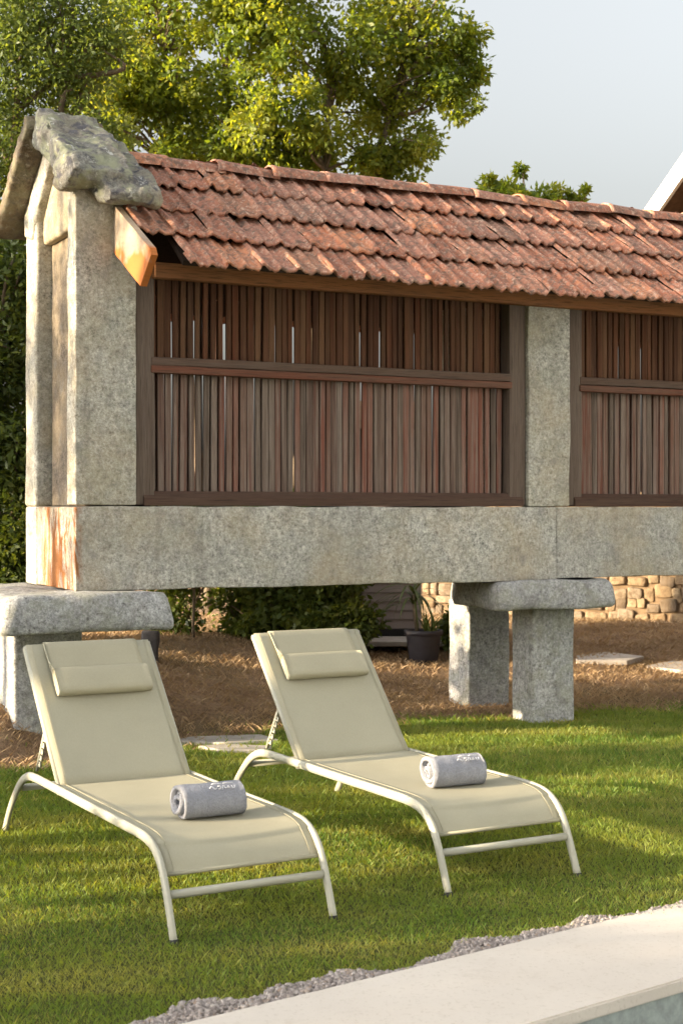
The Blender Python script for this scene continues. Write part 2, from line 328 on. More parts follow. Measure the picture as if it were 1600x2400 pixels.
# ------------------------------------------------------------------ frames of the place
TH = R(26); GO = Vector((-1.5707, 8.7, 0))                # granary: near left corner, turned 26 degrees
GU = Vector((math.cos(TH), math.sin(TH), 0)); GV = Vector((-math.sin(TH), math.cos(TH), 0))
PA = R(37.2); PO = Vector((-.39, 4.22, 0)); P1 = Vector((math.cos(PA), math.sin(PA), 0)); P2 = Vector((-math.sin(PA), math.cos(PA), 0))
DECK_W = .60
def to_st(x, y): dx, dy = x - GO.x, y - GO.y; return dx * GU.x + dy * GU.y, dx * GV.x + dy * GV.y
def to_e(x, y): dx, dy = x - PO.x, y - PO.y; return dx * P1.x + dy * P1.y, dx * P2.x + dy * P2.y
TB_S = [-6, -.6, .0, .87, 2.4, 3.4, 4.8, 12]; TB_T = [-.12, -.08, .0, .33, .62, .40, .42, .5]
def terrain(x, y):
    """height of the ground and 1 on the lawn, 0 on the dry bank (arrays)"""
    s, t = to_st(x, y); tb = np.interp(s, TB_S, TB_T)
    A = np.interp(s, [-3, 0, 1.2, 2.5, 4, 8], [.24, .26, .36, .30, .22, .25]); w = np.interp(s, [-3, -.2, .7, 2, 4], [.62, .62, 2.0, 3.4, 5.0])
    k = np.clip((t - tb) / w, 0, 1); h = A * (k * k * (3 - 2 * k))
    far = np.clip((np.hypot(x, y) - 40) / 200, 0, 1); h = h + far * 2.0
    nz = .025 * np.sin(x * 2.1 + 1.3) * np.sin(y * 1.7) * np.clip(k * 3, 0, 1)
    wob = .10 * np.sin(s * 5.1) + .06 * np.sin(s * 11.7 + 2) + .05 * np.sin(s * 23 + t * 9)
    return h + nz, 1 / (1 + np.exp((t - tb - wob) * 14))

# ------------------------------------------------------------------ ground sheet with the pool cut out
PX0, PX1, PY0, PY1 = -1.6, 9.0, -3.3, -DECK_W             # pool opening in the deck frame
def axis_vals(fine, lo, hi, step, outer):
    a = list(np.arange(lo, hi + 1e-6, step)); a += [f for f in fine]
    for d in outer: a += [lo - d, hi + d]
    return np.array(sorted(set(np.round(a, 4))))
OUT = [.6, 1.5, 3, 6, 10, 16, 25, 40, 70, 120, 250, 500, 900]
e1 = axis_vals([PX0, PX1], -6, 16, .16, OUT); e2 = axis_vals([PY0, PY1], -4, 16, .16, OUT)
E1, E2 = np.meshgrid(e1, e2, indexing='ij')
X = PO.x + E1 * P1.x + E2 * P2.x; Y = PO.y + E1 * P1.y + E2 * P2.y; Z, LW = terrain(X, Y)
V = np.stack([X, Y, Z], -1).reshape(-1, 3); n2_ = len(e2); I, J = np.meshgrid(np.arange(len(e1) - 1), np.arange(len(e2) - 1), indexing='ij')
c1 = (e1[:-1] + e1[1:]) / 2; c2 = (e2[:-1] + e2[1:]) / 2; keep = ~((c1[:, None] > PX0) & (c1[:, None] < PX1) & (c2[None] > PY0) & (c2[None] < PY1))
a = (I * n2_ + J)[keep]; F = np.stack([a, a + n2_, a + n2_ + 1, a + 1], -1)
me = npmesh('ground', V, F, MT['earth'], smooth=True); at = me.attributes.new('lawn', 'FLOAT', 'POINT'); at.data.foreach_set('value', LW.astype(np.float32).ravel())
ground = tag(link('ground', me), kind='structure')

pool = empty('pool_frame', PO, PA); bpy.data.objects.remove(pool)
def pool_place(o): o.location = PO; o.rotation_euler = (0, 0, PA); return o
bm = bmesh.new()
for lo, hi in [((PX0 - 1.2, PY1, -.022), (PX1 + 1.2, 0, .022)), ((PX0 - 1.2, PY0 - 1.2, -.022), (PX1 + 1.2, PY0, .022)), ((PX0 - 1.2, PY0, -.022), (PX0, PY1, .022)), ((PX1, PY0, -.022), (PX1 + 1.2, PY1, .022))]:
    r = bmesh.ops.create_cube(bm, size=1)
    for v_ in r['verts']: v_.co = Vector([lo[k] + (v_.co[k] + .5) * (hi[k] - lo[k]) for k in range(3)])
bmesh.ops.bevel(bm, geom=[e for e in bm.edges if e.calc_length() > 1], offset=.006, segments=2, affect='EDGES')
tag(pool_place(link('pool_deck', bmesh_done(bm, 'pool_deck', MT['deck'], False))), kind='structure')
i_ = .012
V = [(PX0 - i_, PY0 - i_, -.0225), (PX1 + i_, PY0 - i_, -.0225), (PX1 + i_, PY1 + i_, -.0225), (PX0 - i_, PY1 + i_, -.0225)]; V += [(x, y, -1.3) for x, y, z in V]
tag(pool_place(link('pool_basin', pymesh('pool_basin', [(x, y, z if z < -1 else .0 - .004) if False else (x, y, z) for x, y, z in V], [(0, 1, 5, 4), (1, 2, 6, 5), (2, 3, 7, 6), (3, 0, 4, 7), (4, 5, 6, 7)], MT['pool_tile']))), kind='structure')
wx = np.linspace(PX0 - .01, PX1 + .01, 60); wy = np.linspace(PY0 - .01, PY1 + .01, 30)
V = [(x, y, -.13 + .002 * math.sin(x * 9 + y * 4) * math.sin(y * 7)) for x in wx for y in wy]; F = [(i * 30 + j, (i + 1) * 30 + j, (i + 1) * 30 + j + 1, i * 30 + j + 1) for i in range(59) for j in range(29)]
tag(pool_place(link('pool_water', pymesh('pool_water', V, F, MT['water'], True))), kind='structure')

# ------------------------------------------------------------------ the granary
G = tag(empty('stone_granary', GO, TH), 'old raised granite granary with slatted wooden sides and a clay tile roof', 'granary')
L_ = 6.70; WD = 1.20; ZB, ZT = 1.0, 1.505                   # length, width, beam bottom and top
mb = MT['granite_beam']
def sb(name, lo, hi, m, **k): return part(name, stone_box(name, lo, hi, m, **k), G)
sb('beam', (0, 0, ZB), (3.403, .28, ZT), mb, res=.06, r=.009, amp=.009, seed=1)
sb('beam', (3.407, 0.002, ZB + .012), (L_, .28, ZT), MT['granite'], res=.08, r=.009, amp=.007, seed=3)
sb('beam', (0, .92, ZB), (L_, WD, ZT), MT['granite'], res=.12, r=.014, amp=.006, seed=4)
sb('cross_beam', (.006, .284, ZB + .002), (.34, .916, ZT - .002), mb, res=.06, r=.01, amp=.006, seed=5)
sb('cross_beam', (L_ - .34, .284, ZB), (L_ - .005, .916, ZT - .002), MT['granite'], res=.12, r=.01, amp=.006, seed=6)
part('floor', box_me('floor', (.35, .29, 1.40), (L_ - .35, .91, 1.49), MT['dark_wood']), G)
# posts
mp = MT['granite_post']
sb('post', (.002, .003, ZT + .006), (.378, .182, 3.40), mp, res=.05, r=.010, amp=.010, freq=3, seed=11)
sb('post', (.002, .945, ZT + .006), (.378, 1.215, 3.38), mp, res=.06, r=.022, amp=.014, freq=2.5, seed=12)
o = sb('post', (3.172, .0, ZT + .006), (3.515, .26, 3.0), MT['granite_post'], res=.06, r=.009, amp=.008, freq=3, seed=13)
for s0 in (3.172, L_ - .378): sb('post', (s0, 1.0, ZT + .006), (s0 + .345, 1.2, 3.0), mp, res=.12, r=.014, amp=.006, seed=14 + int(s0))
sb('post', (L_ - .378, .0, ZT + .006), (L_ - .002, .20, 3.38), mp, res=.1, r=.014, amp=.006, seed=18)
# gable end: recessed slab in the doorway, lintel panel, raking stones, far jamb
sb('door_slab', (.11, .186, ZT + .004), (.19, .942, 3.26), MT['granite_door_shaded'], res=.07, r=.008, amp=.006, seed=21)
o = part('gable_panel', prism('gable_panel', [(.165, 3.205), (.965, 3.205), (.96, 3.36), (.62, 3.80), (.165, 3.46)], .055, .34, MT['granite_tan']), G); rough_mods(o, .016, .014, .3, .006, .06)
o = part('raking_stone', prism('raking_stone', [(-.004, 3.375), (.11, 3.39), (.62, 3.76), (.62, 3.86), (.0, 3.46)], .004, .37, MT['granite_post']), G); rough_mods(o, .02, .02, .3, .01, .06)
o = part('raking_stone', prism('raking_stone', [(1.03, 3.24), (1.215, 3.30), (1.20, 3.46), (.62, 3.87), (.60, 3.66), (.93, 3.38)], .0, .37, MT['granite_post']), G); rough_mods(o, .02, .025, .3, .01, .06)
for a0, a1 in ((L_ - .34, L_ - .03),): part('gable_panel', prism('gable_panel', [(.0, 3.0), (1.2, 3.0), (1.2, 3.35), (.6, 3.80), (.0, 3.35)], a0, a1, MT['granite']), G)
# rough capping stones over the gable
def join_me(a, b):
    bm = bmesh.new(); bm.from_mesh(a); bm.from_mesh(b); bm.to_mesh(a); bm.free(); return a
o = part('capstone', join_me(prism('capstone', [(.70, 3.80), (.67, 3.94), (.50, 3.96), (.15, 3.74), (-.14, 3.57), (-.25, 3.45), (-.19, 3.375), (.05, 3.39), (.25, 3.52)], -.10, .30, MT['granite_cap']),
    prism('lobe', [(.62, 3.72), (.60, 3.87), (.15, 3.62), (-.16, 3.47), (-.30, 3.33), (-.27, 3.25), (-.15, 3.27), (.1, 3.42)], .10, .46, MT['granite_cap'])), G)
rough_mods(o, .014, .085, .28, .03, .045, 26, .05); o['label'] = 'rough lichen covered capping stone on the near slope'
o = part('capstone', prism('capstone', [(.58, 3.86), (.62, 3.97), (1.47, 3.43), (1.43, 3.31)], -.15, .37, MT['granite_shaded']), G); rough_mods(o, .025, .05, .3, .02, .07, 3)
# capitals and their pillars under them
def capital(s0, s1, t0, t1, z0, z1, seed, groups, cut=0):
    o = part('capital', stone_box('capital', (s0, t0, z0), (s1, t1, z1), MT['granite_base'], res=.05, r=.075, amp=.03, freq=2.6, seed=seed, amp2=.006,
        skew=lambda p: Vector((p.x + (.035 if p.x > (s0 + s1) / 2 else -.03) * (z1 - p.z) / (z1 - z0), p.y - .02 * (z1 - p.z) / (z1 - z0) * (1 if p.y < .5 else -1), p.z)) + Vector((cut * (s1 - p.x) / (s1 - s0) * max(0, (p.y - .45) / .9), 0, 0))), G)
    for (a, b, c, d, zg) in groups:
        sb('pillar', (a, c, zg - .25), (b, d, z0 + .012), MT['granite_base'], res=.07, r=.016, amp=.009, freq=2.5, seed=seed + int(c * 10) + 2)
capital(-.46, .53, -.20, 1.42, .775, .992, 31, [(-.285, .14, .34, .74, .1), (-.28, .12, 1.0, 1.36, .2)])
capital(2.90, 3.80, -.13, 1.36, .805, .994, 41, [(3.275, 3.62, .10, .37, 0), (3.27, 3.63, .96, 1.26, 0)], .46)
capital(6.05, 6.95, -.13, 1.36, .805, .994, 51, [(6.3, 6.65, .10, .37, .1), (6.3, 6.6, .98, 1.26, .1)])

# slatted wooden bays
def slat_mesh(h, w, seed, m):
    bm = bmesh.new(); bmesh.ops.create_cube(bm, size=1); rr = random.Random(seed)
    for v in bm.verts: v.co = Vector(((v.co.x) * (w + (rr.uniform(-.004, .003))), v.co.y * .022, (v.co.z + .5) * h))
    bmesh.ops.bevel(bm, geom=[e for e in bm.edges if abs(e.verts[0].co.z - e.verts[1].co.z) > .5 * h], offset=.0035, segments=1, affect='EDGES')
    return bmesh_done(bm, 'slat', m, False)
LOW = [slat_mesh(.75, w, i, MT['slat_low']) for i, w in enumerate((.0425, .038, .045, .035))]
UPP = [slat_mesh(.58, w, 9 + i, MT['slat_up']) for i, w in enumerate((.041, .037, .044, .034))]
def bay(b0, b1, seed):
    rr = random.Random(seed); f = MT['frame_wood']; sw = .118
    panel = part('slat_panel', stone_box('stile', (b0 + .002, .030, ZT + .01), (b0 + sw, .15, 2.95), f, res=.4, r=.006, amp=.002, amp2=0, seed=seed), G)
    part('stile', stone_box('stile', (b1 - sw * 1.12, .030, ZT + .01), (b1 - .002, .15, 2.95), f, res=.4, r=.006, amp=.002, amp2=0, seed=seed + 1), panel)
    part('sill', prism('sill', [(.012, ZT + .004), (.18, ZT + .004), (.18, 1.60), (.055, 1.598), (.014, 1.558)], b0 + .05, b1 - .03, MT['sill_wood']), panel)
    part('rail', stone_box('rail', (b0 + .095, .018, 2.315), (b1 - .118, .078, 2.36), MT['rail_wood'], res=.3, r=.006, amp=.004, freq=1.2, amp2=0, seed=seed + 2), panel)
    part('rail', stone_box('rail', (b0 + .10, .026, 2.362), (b1 - .122, .078, 2.416), MT['rail_top_wood'], res=.3, r=.008, amp=.005, freq=1.2, amp2=0, seed=seed + 3), panel)
    x = b0 + sw + .018
    while x < b1 - sw * 1.12 - .012:
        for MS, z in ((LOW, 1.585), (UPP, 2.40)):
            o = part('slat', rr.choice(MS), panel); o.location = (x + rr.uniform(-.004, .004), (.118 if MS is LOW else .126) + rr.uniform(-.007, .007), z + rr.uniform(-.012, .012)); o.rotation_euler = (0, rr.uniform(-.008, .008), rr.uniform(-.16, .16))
        x += (.0445 if x > b0 + .9 else .0495) + rr.uniform(-.003, .003)
    V = []; F = []                                              # the far side, seen only as a dark screen between the slats
    x = b0 + .1
    while x < b1 - .05:
        k = len(V); V += [(x + a, 1.10 + b, z) for a in (0, .045) for b in (0, .02) for z in (1.55, 2.95)]
        F += [tuple(k + i for i in q) for q in ((0, 1, 3, 2), (4, 6, 7, 5), (0, 4, 5, 1), (2, 3, 7, 6), (0, 2, 6, 4), (1, 5, 7, 3))]; x += .076
    tag(part('rear_slats', pymesh('rear_slats', V, F, MT['slat_low']), panel), kind='stuff')
bay(.380, 3.170, 61); bay(3.517, L_ - .38, 71)

# roof
T0, TR, ZE, ZR = -.56, .60, 2.874, 3.735                    # eave and ridge
SL = math.hypot(TR - T0, ZR - ZE); PT = math.atan2(ZR - ZE, TR - T0); R0, R1 = .29, L_ + .06
nrm = (-math.sin(PT), math.cos(PT))
def rp(y, off=0): return (T0 + y * math.cos(PT) + off * nrm[0], ZE + y * math.sin(PT) + off * nrm[1])
poly = [rp(.16, -.045), rp(SL, -.045), (2 * TR - rp(.16)[0], rp(.16, -.045)[1]), (2 * TR - rp(.16)[0], rp(.16, -.075)[1]), rp(SL, -.08), rp(.16, -.075)]
roof = part('roof', prism('roof_boarding', poly, R0 + .24, R1 - .03, MT['dark_wood']), G)
part('fascia', stone_box('fascia', (.470, -.075, 2.878), (L_ - .01, -.004, 2.972), MT['fascia_wood'], res=.4, r=.006, amp=.004, freq=1.0, amp2=0, seed=81), roof)
for k in range(12): # rafters reach out under the eave
    s_ = .62 + k * .53
    if s_ < L_: part('rafter', prism('rafter', [rp(.30, -.077), rp(.75, -.077), rp(.75, -.12), rp(.32, -.12)], s_, s_ + .05, MT['soffit']), roof)
# end board of the eave
bp = [(.12, 3.372), (-.66, 2.945), (-.69, 2.90), (-.50, 2.752), (-.003, 3.02), (.12, 3.09)]
part('barge_board', prism('barge_board', bp, .235, .275, MT['board']), roof)
def tile_mesh(seed):
    """interlocking clay tile: two ribs and two pans, thick lower lip"""
    rr = random.Random(seed); w = .226; ln = .43; nx = 16; V = []; F = []; ys = (0, .012, .10, .25, ln)
    prof = lambda u: .022 * max(0, math.cos(4 * math.pi * (u - .10))) ** .7 + .006 * math.cos(2 * math.pi * (u - .1)) + (.004 * math.sin(8 * math.pi * u))
    for j, y in enumerate(ys):
        for i in range(nx + 1):
            u = i / nx; n = mnoise.noise(Vector((u * 6 + seed * 9, y * 14, seed))) * .013
            V.append((u * w - w / 2, y + (rr.uniform(-.008, .008) if j == 0 else 0), prof(u) + n + (-.006 if j == 0 else 0)))
    W_ = nx + 1
    for j in range(len(ys) - 1):
        for i in range(nx): a = j * W_ + i; F.append((a, a + 1, a + 1 + W_, a + W_))
    k = len(V); V += [(x, y + .004, z - .015) for x, y, z in V[:W_]]
    F += [(i + 1, i, k + i, k + i + 1) for i in range(nx)]
    k2 = len(V); V += [(x, y + .16, z - .015) for x, y, z in V[:W_]]
    F += [(k + i + 1, k + i, k2 + i, k2 + i + 1) for i in range(nx)]
    return pymesh('tile', V, F, MT['tile'], True)
TM = [tile_mesh(i) for i in range(12)]
rows = 4; ex = SL / rows; rr = random.Random(5); step = .2205
def tile_matrix(s, y, side=1, jit=True):
    j = (lambda a: rr.uniform(-a, a)) if jit else (lambda a: 0)
    t, z = rp(y, .030 + j(.007))
    if side < 0: t = 2 * TR - t
    ang = PT - R(6.0) + j(.03)
    return Matrix.Translation((s + j(.006), t, z)) @ Matrix.Rotation(0 if side > 0 else math.pi, 4, 'Z') @ Matrix.Rotation(ang, 4, 'X') @ Matrix.Rotation(j(.032), 4, 'Z') @ Matrix.Rotation(j(.03), 4, 'Y')
for row in range(rows):
    n = int((R1 - R0) / step)
    for c in range(n):
        s_ = R0 + .11 + c * step
        if c == 0 and row == 0: continue
        o = part('tile', rr.choice(TM), roof); o.matrix_local = tile_matrix(s_, row * ex - .015 + .012 * math.sin(s_ * 1.9 + row) + rr.uniform(-.008, .008))
V = []; F = []
for row in range(rows):                                         # far slope, out of sight from here: one joined part
    for c in range(int((R1 - R0) / step)):
        me = rr.choice(TM); mx = tile_matrix(R0 + .11 + c * step, row * ex - .01, -1); k = len(V)
        V += [mx @ v.co for v in me.vertices]; F += [tuple(k + i for i in p.vertices) for p in me.polygons]
tag(part('rear_tiles', pymesh('rear_tiles', V, F, MT['tile'], True), roof), kind='stuff')
def ridge_mesh(seed):
    V = []; F = []; nseg = 9; ln = .45
    for j, (x, rad) in enumerate([(0, .118), (.04, .119), (.055, .113), (.25, .109), (ln, .103)]):
        for i in range(nseg + 1):
            t = math.pi * (i / nseg) * 1.06 - .03 * math.pi; q = rad + mnoise.noise(Vector((x * 8, i * .6, seed * 5))) * .007
            V.append((x, -math.cos(t) * q * 1.12, math.sin(t) * q * .74))
    for j in range(4):
        for i in range(nseg): a = j * (nseg + 1) + i; F.append((a, a + nseg + 1, a + nseg + 2, a + 1))
    k = len(V); V += [(x + .002, y * .88, z * .88) for x, y, z in V[:nseg + 1]]; F += [(i, i + 1, k + i + 1, k + i) for i in range(nseg)]
    return pymesh('ridge_tile', V, F, MT['tile'], True)
RM = [ridge_mesh(i) for i in range(4)]; s_ = R0 + .02
while s_ < R1 - .3:
    o = part('ridge_tile', rr.choice(RM), roof); o.location = (s_, TR + rr.uniform(-.008, .008), ZR - .034 + rr.uniform(-.012, .012)); o.rotation_euler = (rr.uniform(-.10, .10), rr.uniform(-.035, .045), rr.uniform(-.04, .04)); s_ += .39

# ------------------------------------------------------------------ sun loungers
FW = .62
PROF = catmull([(0, 0), (.045, .11), (.085, .195), (.13, .255), (.20, .298), (.30, .314), (.5, .316), (.9, .316), (1.3, .318), (1.56, .318), (1.67, .305), (1.76, .268), (1.85, .20), (1.94, .11), (2.02, 0)], 5)
H0 = np.array([1.285, .322]); H1 = np.array([1.770, .862]); BD = (H1 - H0) / np.linalg.norm(H1 - H0); BN = np.array([-BD[1], BD[0]]); BL = np.linalg.norm(H1 - H0)
def bk(d, off=0): p = H0 + BD * d + BN * off; return p[0], p[1]
def cloth(name, prof, b0, b1, m, sag=0, nb=17, up=None, seed=0):
    V = []; F = []; n = len(prof)
    for i, (a, z) in enumerate(prof):
        e = math.sin(math.pi * i / (n - 1)) ** .5
        for k in range(nb):
            u = k / (nb - 1); q = sag * 4 * u * (1 - u) * e
            q += .0028 * mnoise.noise(Vector((u * 3 + seed, i * .22, seed * 3))) * (1 if up else 0)
            V.append((b0 + (b1 - b0) * u, a - (q * (up[0] if up else 0)), z - q * (up[1] if up else 1)))
    for i in range(n - 1):
        for k in range(nb - 1): a = i * nb + k; F.append((a, a + 1, a + nb + 1, a + nb))
    return pymesh(name, V, F, m, True)
def make_lounger(loc, rz, label, sagk):
    T = tag(empty('sun_lounger', loc, rz), label, 'sun lounger', 'sun loungers side by side on the lawn')
    al = MT['alu']
    for b in (.0, FW):
        part('side_rail', tube('side_rail', [(b, a, z) for a, z in PROF], .0125, al, 10, ref=(1, 0, 0), asp=1.55), T).scale = (1, 1, 1)
        for a in (.0, 2.02):
            part('foot_cap', tube('foot_cap', [(b, a + (.004 if a < 1 else -.004), .012), (b, a, -.006)], .0145, MT['rubber'], 10, ref=(1, 0, 0), asp=1.5), T)
    part('crossbar', tube('crossbar', [(0.006, .062, .150), (FW - .006, .062, .150)], .0155, al, 8, ref=(0, 0, 1), asp=.75), T)
    part('crossbar', tube('crossbar', [(.016, 1.80, .235), (FW - .016, 1.80, .235)], .0155, al, 8, ref=(0, 0, 1)), T)
    part('crossbar', tube('crossbar', [(.016, 1.30, .298), (FW - .016, 1.30, .298)], .014, al, 8, ref=(0, 0, 1)), T)
    pr = [p for p in PROF if p[0] <= 1.345 and p[1] >= .185]
    sp = [(p[0] + .012 * (1 if p[1] < .29 else 0), p[1] + .012) for p in pr]
    s = part('seat_sling', cloth('seat_sling', sp, .008, FW - .008, MT['sling'], sagk, up=(-.25, 1), seed=sagk * 900), T); s.modifiers.new('solid', 'SOLIDIFY').thickness = .004
    hb = part('hem_bar', tube('hem_bar', [(.012, sp[0][0] + .006, sp[0][1] + .004), (FW - .012, sp[0][0] + .006, sp[0][1] + .004)], .008, MT['sling'], 8), T)
    bf = part('back_frame', tube('back_frame', [(.022, *bk(0)), (.022, *bk(BL - .01)), ], .0145, al, 8, ref=(1, 0, 0)), T)
    part('back_frame', tube('back_frame', [(FW - .022, *bk(0)), (FW - .022, *bk(BL - .01))], .0145, al, 8, ref=(1, 0, 0)), T)
    part('back_frame', tube('back_frame', [(.012, *bk(BL - .008)), (FW - .012, *bk(BL - .008))], .0145, al, 8), T)
    bs = part('back_sling', cloth('back_sling', [bk(d, .016) for d in np.linspace(-.012, BL + .006, 14)], .020, FW - .020, MT['sling'], .007, up=(BN[0], BN[1]), seed=sagk * 700), T); bs.modifiers.new('solid', 'SOLIDIFY').thickness = .004
    for b in (.042, FW - .042):
        part('seam', tube('seam', [(b, a, z + .0025) for a, z in sp], .0013, MT['cushion'], 4), s); part('seam', tube('seam', [(b, *bk(d, .0195)) for d in np.linspace(.0, BL, 6)], .0013, MT['cushion'], 4), bs)
    # headrest: a flap over the top edge and a stitched pad below it
    hd = part('headrest', cloth('headrest', [bk(BL + .012, -.012), bk(BL + .014, .012)] + [bk(d, .024) for d in np.linspace(BL, BL - .165, 6)], .10, .535, MT['cushion']), T); hd.modifiers.new('solid', 'SOLIDIFY').thickness = .004
    V = []; F = []; nb = 13; sec = 14
    for k in range(nb):
        u = k / (nb - 1); b = .10 + .435 * u; e = .80 + .20 * min(1, math.sin(math.pi * min(max(u, .012), .988)) * 3.2)
        for i in range(sec):
            t = 2 * math.pi * i / sec; c_, s_ = math.cos(t), math.sin(t); d = BL - .225 + .068 * math.copysign(abs(c_) ** .38, c_); off = .045 + .027 * math.copysign(abs(s_) ** .55, s_) * e
            V.append((b, *bk(d, off)))
    for k in range(nb - 1):
        for i in range(sec): a, c_ = k * sec + i, k * sec + (i + 1) % sec; F.append((a, c_, c_ + sec, a + sec))
    F += [tuple(range(sec)), tuple(range((nb - 1) * sec, nb * sec))[::-1]]
    part('pad', pymesh('pad', V, F, MT['cushion'], True), hd)
    part('strap', tube('strap', [(.098, *bk(BL - .002, .027)), (.100, *bk(BL - .10, .030)), (.104, *bk(BL - .17, .062))], .0035, MT['sling'], 5), hd)
    # notched recline struts behind the backrest
    for b in (.040, FW - .040):
        st = part('recline_strut', tube('recline_strut', [(b, *bk(.33, -.012)), (b, 1.66, .330)], .0085, al, 6, ref=(1, 0, 0)), T)
        q0 = np.array((1.52, .45)); q1 = np.array((1.64, .332))
        for i in range(5):
            f = i / 4; p = np.array(bk(.33, -.012)) * (1 - (.35 + .13 * i)) + np.array((1.66, .33)) * (.35 + .13 * i)
            part('notch', tube('notch', [(b, p[0], p[1]), (b, p[0] - .030, p[1] - .006), (b, p[0] - .026, p[1] + .016)], .006, al, 5, ref=(1, 0, 0)), st)
    return T
A0 = Vector((-.570, 5.015, 0)); B0 = Vector((.410, 5.641, 0)); LR = R(29)
make_lounger(A0, LR, 'beige mesh sun lounger nearest the pool deck corner, left of the pair', .012)
make_lounger(B0, LR, 'beige mesh sun lounger on the right, before the granary\'s double pillar', .010)

def make_towel(base, rz, b, a, z, label, seed, tw):
    """rolled towel: one long spiral of terry cloth laid across the sling"""
    c, s = math.cos(rz), math.sin(rz); p = Vector((base.x + b * c - a * s, base.y + b * s + a * c, z))
    T = tag(empty('rolled_towel', p, rz + tw), label, 'towel', 'rolled towels on the loungers')
    ln = .245; turns = 3.3; th = .0155; n = 120; rr = random.Random(seed)
    path = []
    for i in range(n + 1):
        f = i / n; t = -math.pi * .62 + 2 * math.pi * turns * (1 - f); r = .078 - (.078 - .012) * f - .5 * th
        path.append((r * math.cos(t), r * math.sin(t) * (.94 if seed == 1 else .97)))
    V = []; F = []; nl = 13
    for i, (y, zz) in enumerate(path):
        i0, i1 = max(i - 1, 0), min(i + 1, n); d = np.array(path[i1]) - np.array(path[i0]); d /= np.linalg.norm(d) + 1e-9; nn = np.array((-d[1], d[0]))
        for k in range(nl):
            u = k / (nl - 1)
            for sgn in (-1, 1):
                w = mnoise.noise(Vector((u * 5 + seed, i * .13, sgn))) * .0035
                q = np.array((y, zz)) + nn * sgn * th * .46 + nn * w
                x = (u - .5) * ln + (rr.uniform(-.001, .001) + .012 * math.sin(i * .09 + seed) * (1 if k in (0, nl - 1) else 0))
                V.append((x, q[0], max(q[1], -.066) + .066))
    S = nl * 2
    for i in range(n):
        for k in range(nl - 1):
            a_ = i * S + k * 2; F.append((a_, a_ + 2, a_ + S + 2, a_ + S)); F.append((a_ + 1, a_ + S + 1, a_ + S + 3, a_ + 3))
        for k in (0, nl - 1): a_ = i * S + k * 2; F.append((a_, a_ + S, a_ + S + 1, a_ + 1))
    for i in (0, n):
        for k in range(nl - 1): a_ = i * S + k * 2; F.append((a_, a_ + 1, a_ + 3, a_ + 2))
    part('roll', pymesh('roll', V, F, MT['towel'], True), T)
    # worn white embroidery, too small to read in the photograph: a line of stitched strokes
    rad = .0815
    def on(u, v): t = R(146) - v / rad; return (u, rad * math.cos(t), rad * math.sin(t) * .95 + .066)
    strokes = [[(-.030, .008), (-.024, .016), (-.016, .010), (-.010, .002), (-.002, .008)], [(.002, .014), (.012, .016), (.014, .006), (.004, .002)], [(.020, .001), (.022, .015), (.030, .013), (.031, .003)], [(.037, .004), (.044, .014), (.051, .005), (.041, .006)], [(.057, .014), (.060, .002), (.068, .004), (.070, .014)],
               [(-.020, .026), (.000, .029), (.020, .026)], [(.026, .026), (.040, .029), (.056, .027), (.066, .028)]]
    V = []; F = []
    for st in strokes:
        v_, f_ = tube_geo([on(u + .012, v) for u, v in st], .0026, 5); k = len(V); V += v_; F += [tuple(k + i for i in q) for q in f_]
    part('embroidery', pymesh('embroidery', V, F, MT['thread'], True), T)
make_towel(A0, LR, .325, .445, .322, 'rolled grey towel lying on the left sun lounger', 1, R(-3))
make_towel(B0, LR, .322, .450, .322, 'rolled grey towel with a sunlit end on the right sun lounger', 2, R(-5))

# ------------------------------------------------------------------ trees and shrubs
DP = 3381.0
def at(x, y, D): return np.array([(x - 784) * D / DP, D, CAM_H + (1174 - y) * D / DP])      # a spot seen in that direction, D metres off
def leaves(centers, rads, per, ln, wd, rs, flat=.75, droop=.35):
    n = len(centers) * per; C = np.repeat(np.array(centers), per, 0); rd = np.repeat(np.array(rads), per)
    d = rs.normal(size=(n, 3)); d /= np.linalg.norm(d, axis=1)[:, None]; rad = rs.random(n) ** .45
    P = C + d * (rd * rad)[:, None] * np.array([1, 1, flat])
    ax = d * .6 + rs.normal(size=(n, 3)) * .6 + np.array([0, 0, -droop]); ax /= np.linalg.norm(ax, axis=1)[:, None]
    s = np.cross(ax, rs.normal(size=(n, 3))); s /= np.linalg.norm(s, axis=1)[:, None]; up = np.cross(s, ax)
    l = ln * (.65 + .7 * rs.random(n))[:, None]; w = wd * (.65 + .7 * rs.random(n))[:, None]
    V = np.stack([P, P + ax * l * .5 + s * w * .5 + up * w * .12, P + ax * l - up * l * .08, P + ax * l * .5 - s * w * .5 + up * w * .12], 1).reshape(-1, 3)
    F = np.arange(4 * n).reshape(-1, 4); cl = np.repeat(rs.random(len(centers)), per); at_ = np.clip(.55 * cl + .45 * rs.random(n), 0, 1)
    return V, F, at_
def crown_centers(lobes, rs, gap=.0, gscale=.8):
    C = []; Rr = []
    for (c, r, n, cr) in lobes:
        k = 0; tries = 0
        while k < n and tries < n * 12:
            tries += 1; d = rs.normal(size=3); d /= np.linalg.norm(d); p = np.array(c) + d * np.array(r) * (rs.random() ** .38)
            if gap and mnoise.noise(Vector(p * gscale)) < gap - .5 * rs.random() * .4: continue
            C.append(p); Rr.append(cr * (.65 + .7 * rs.random())); k += 1
    return C, Rr
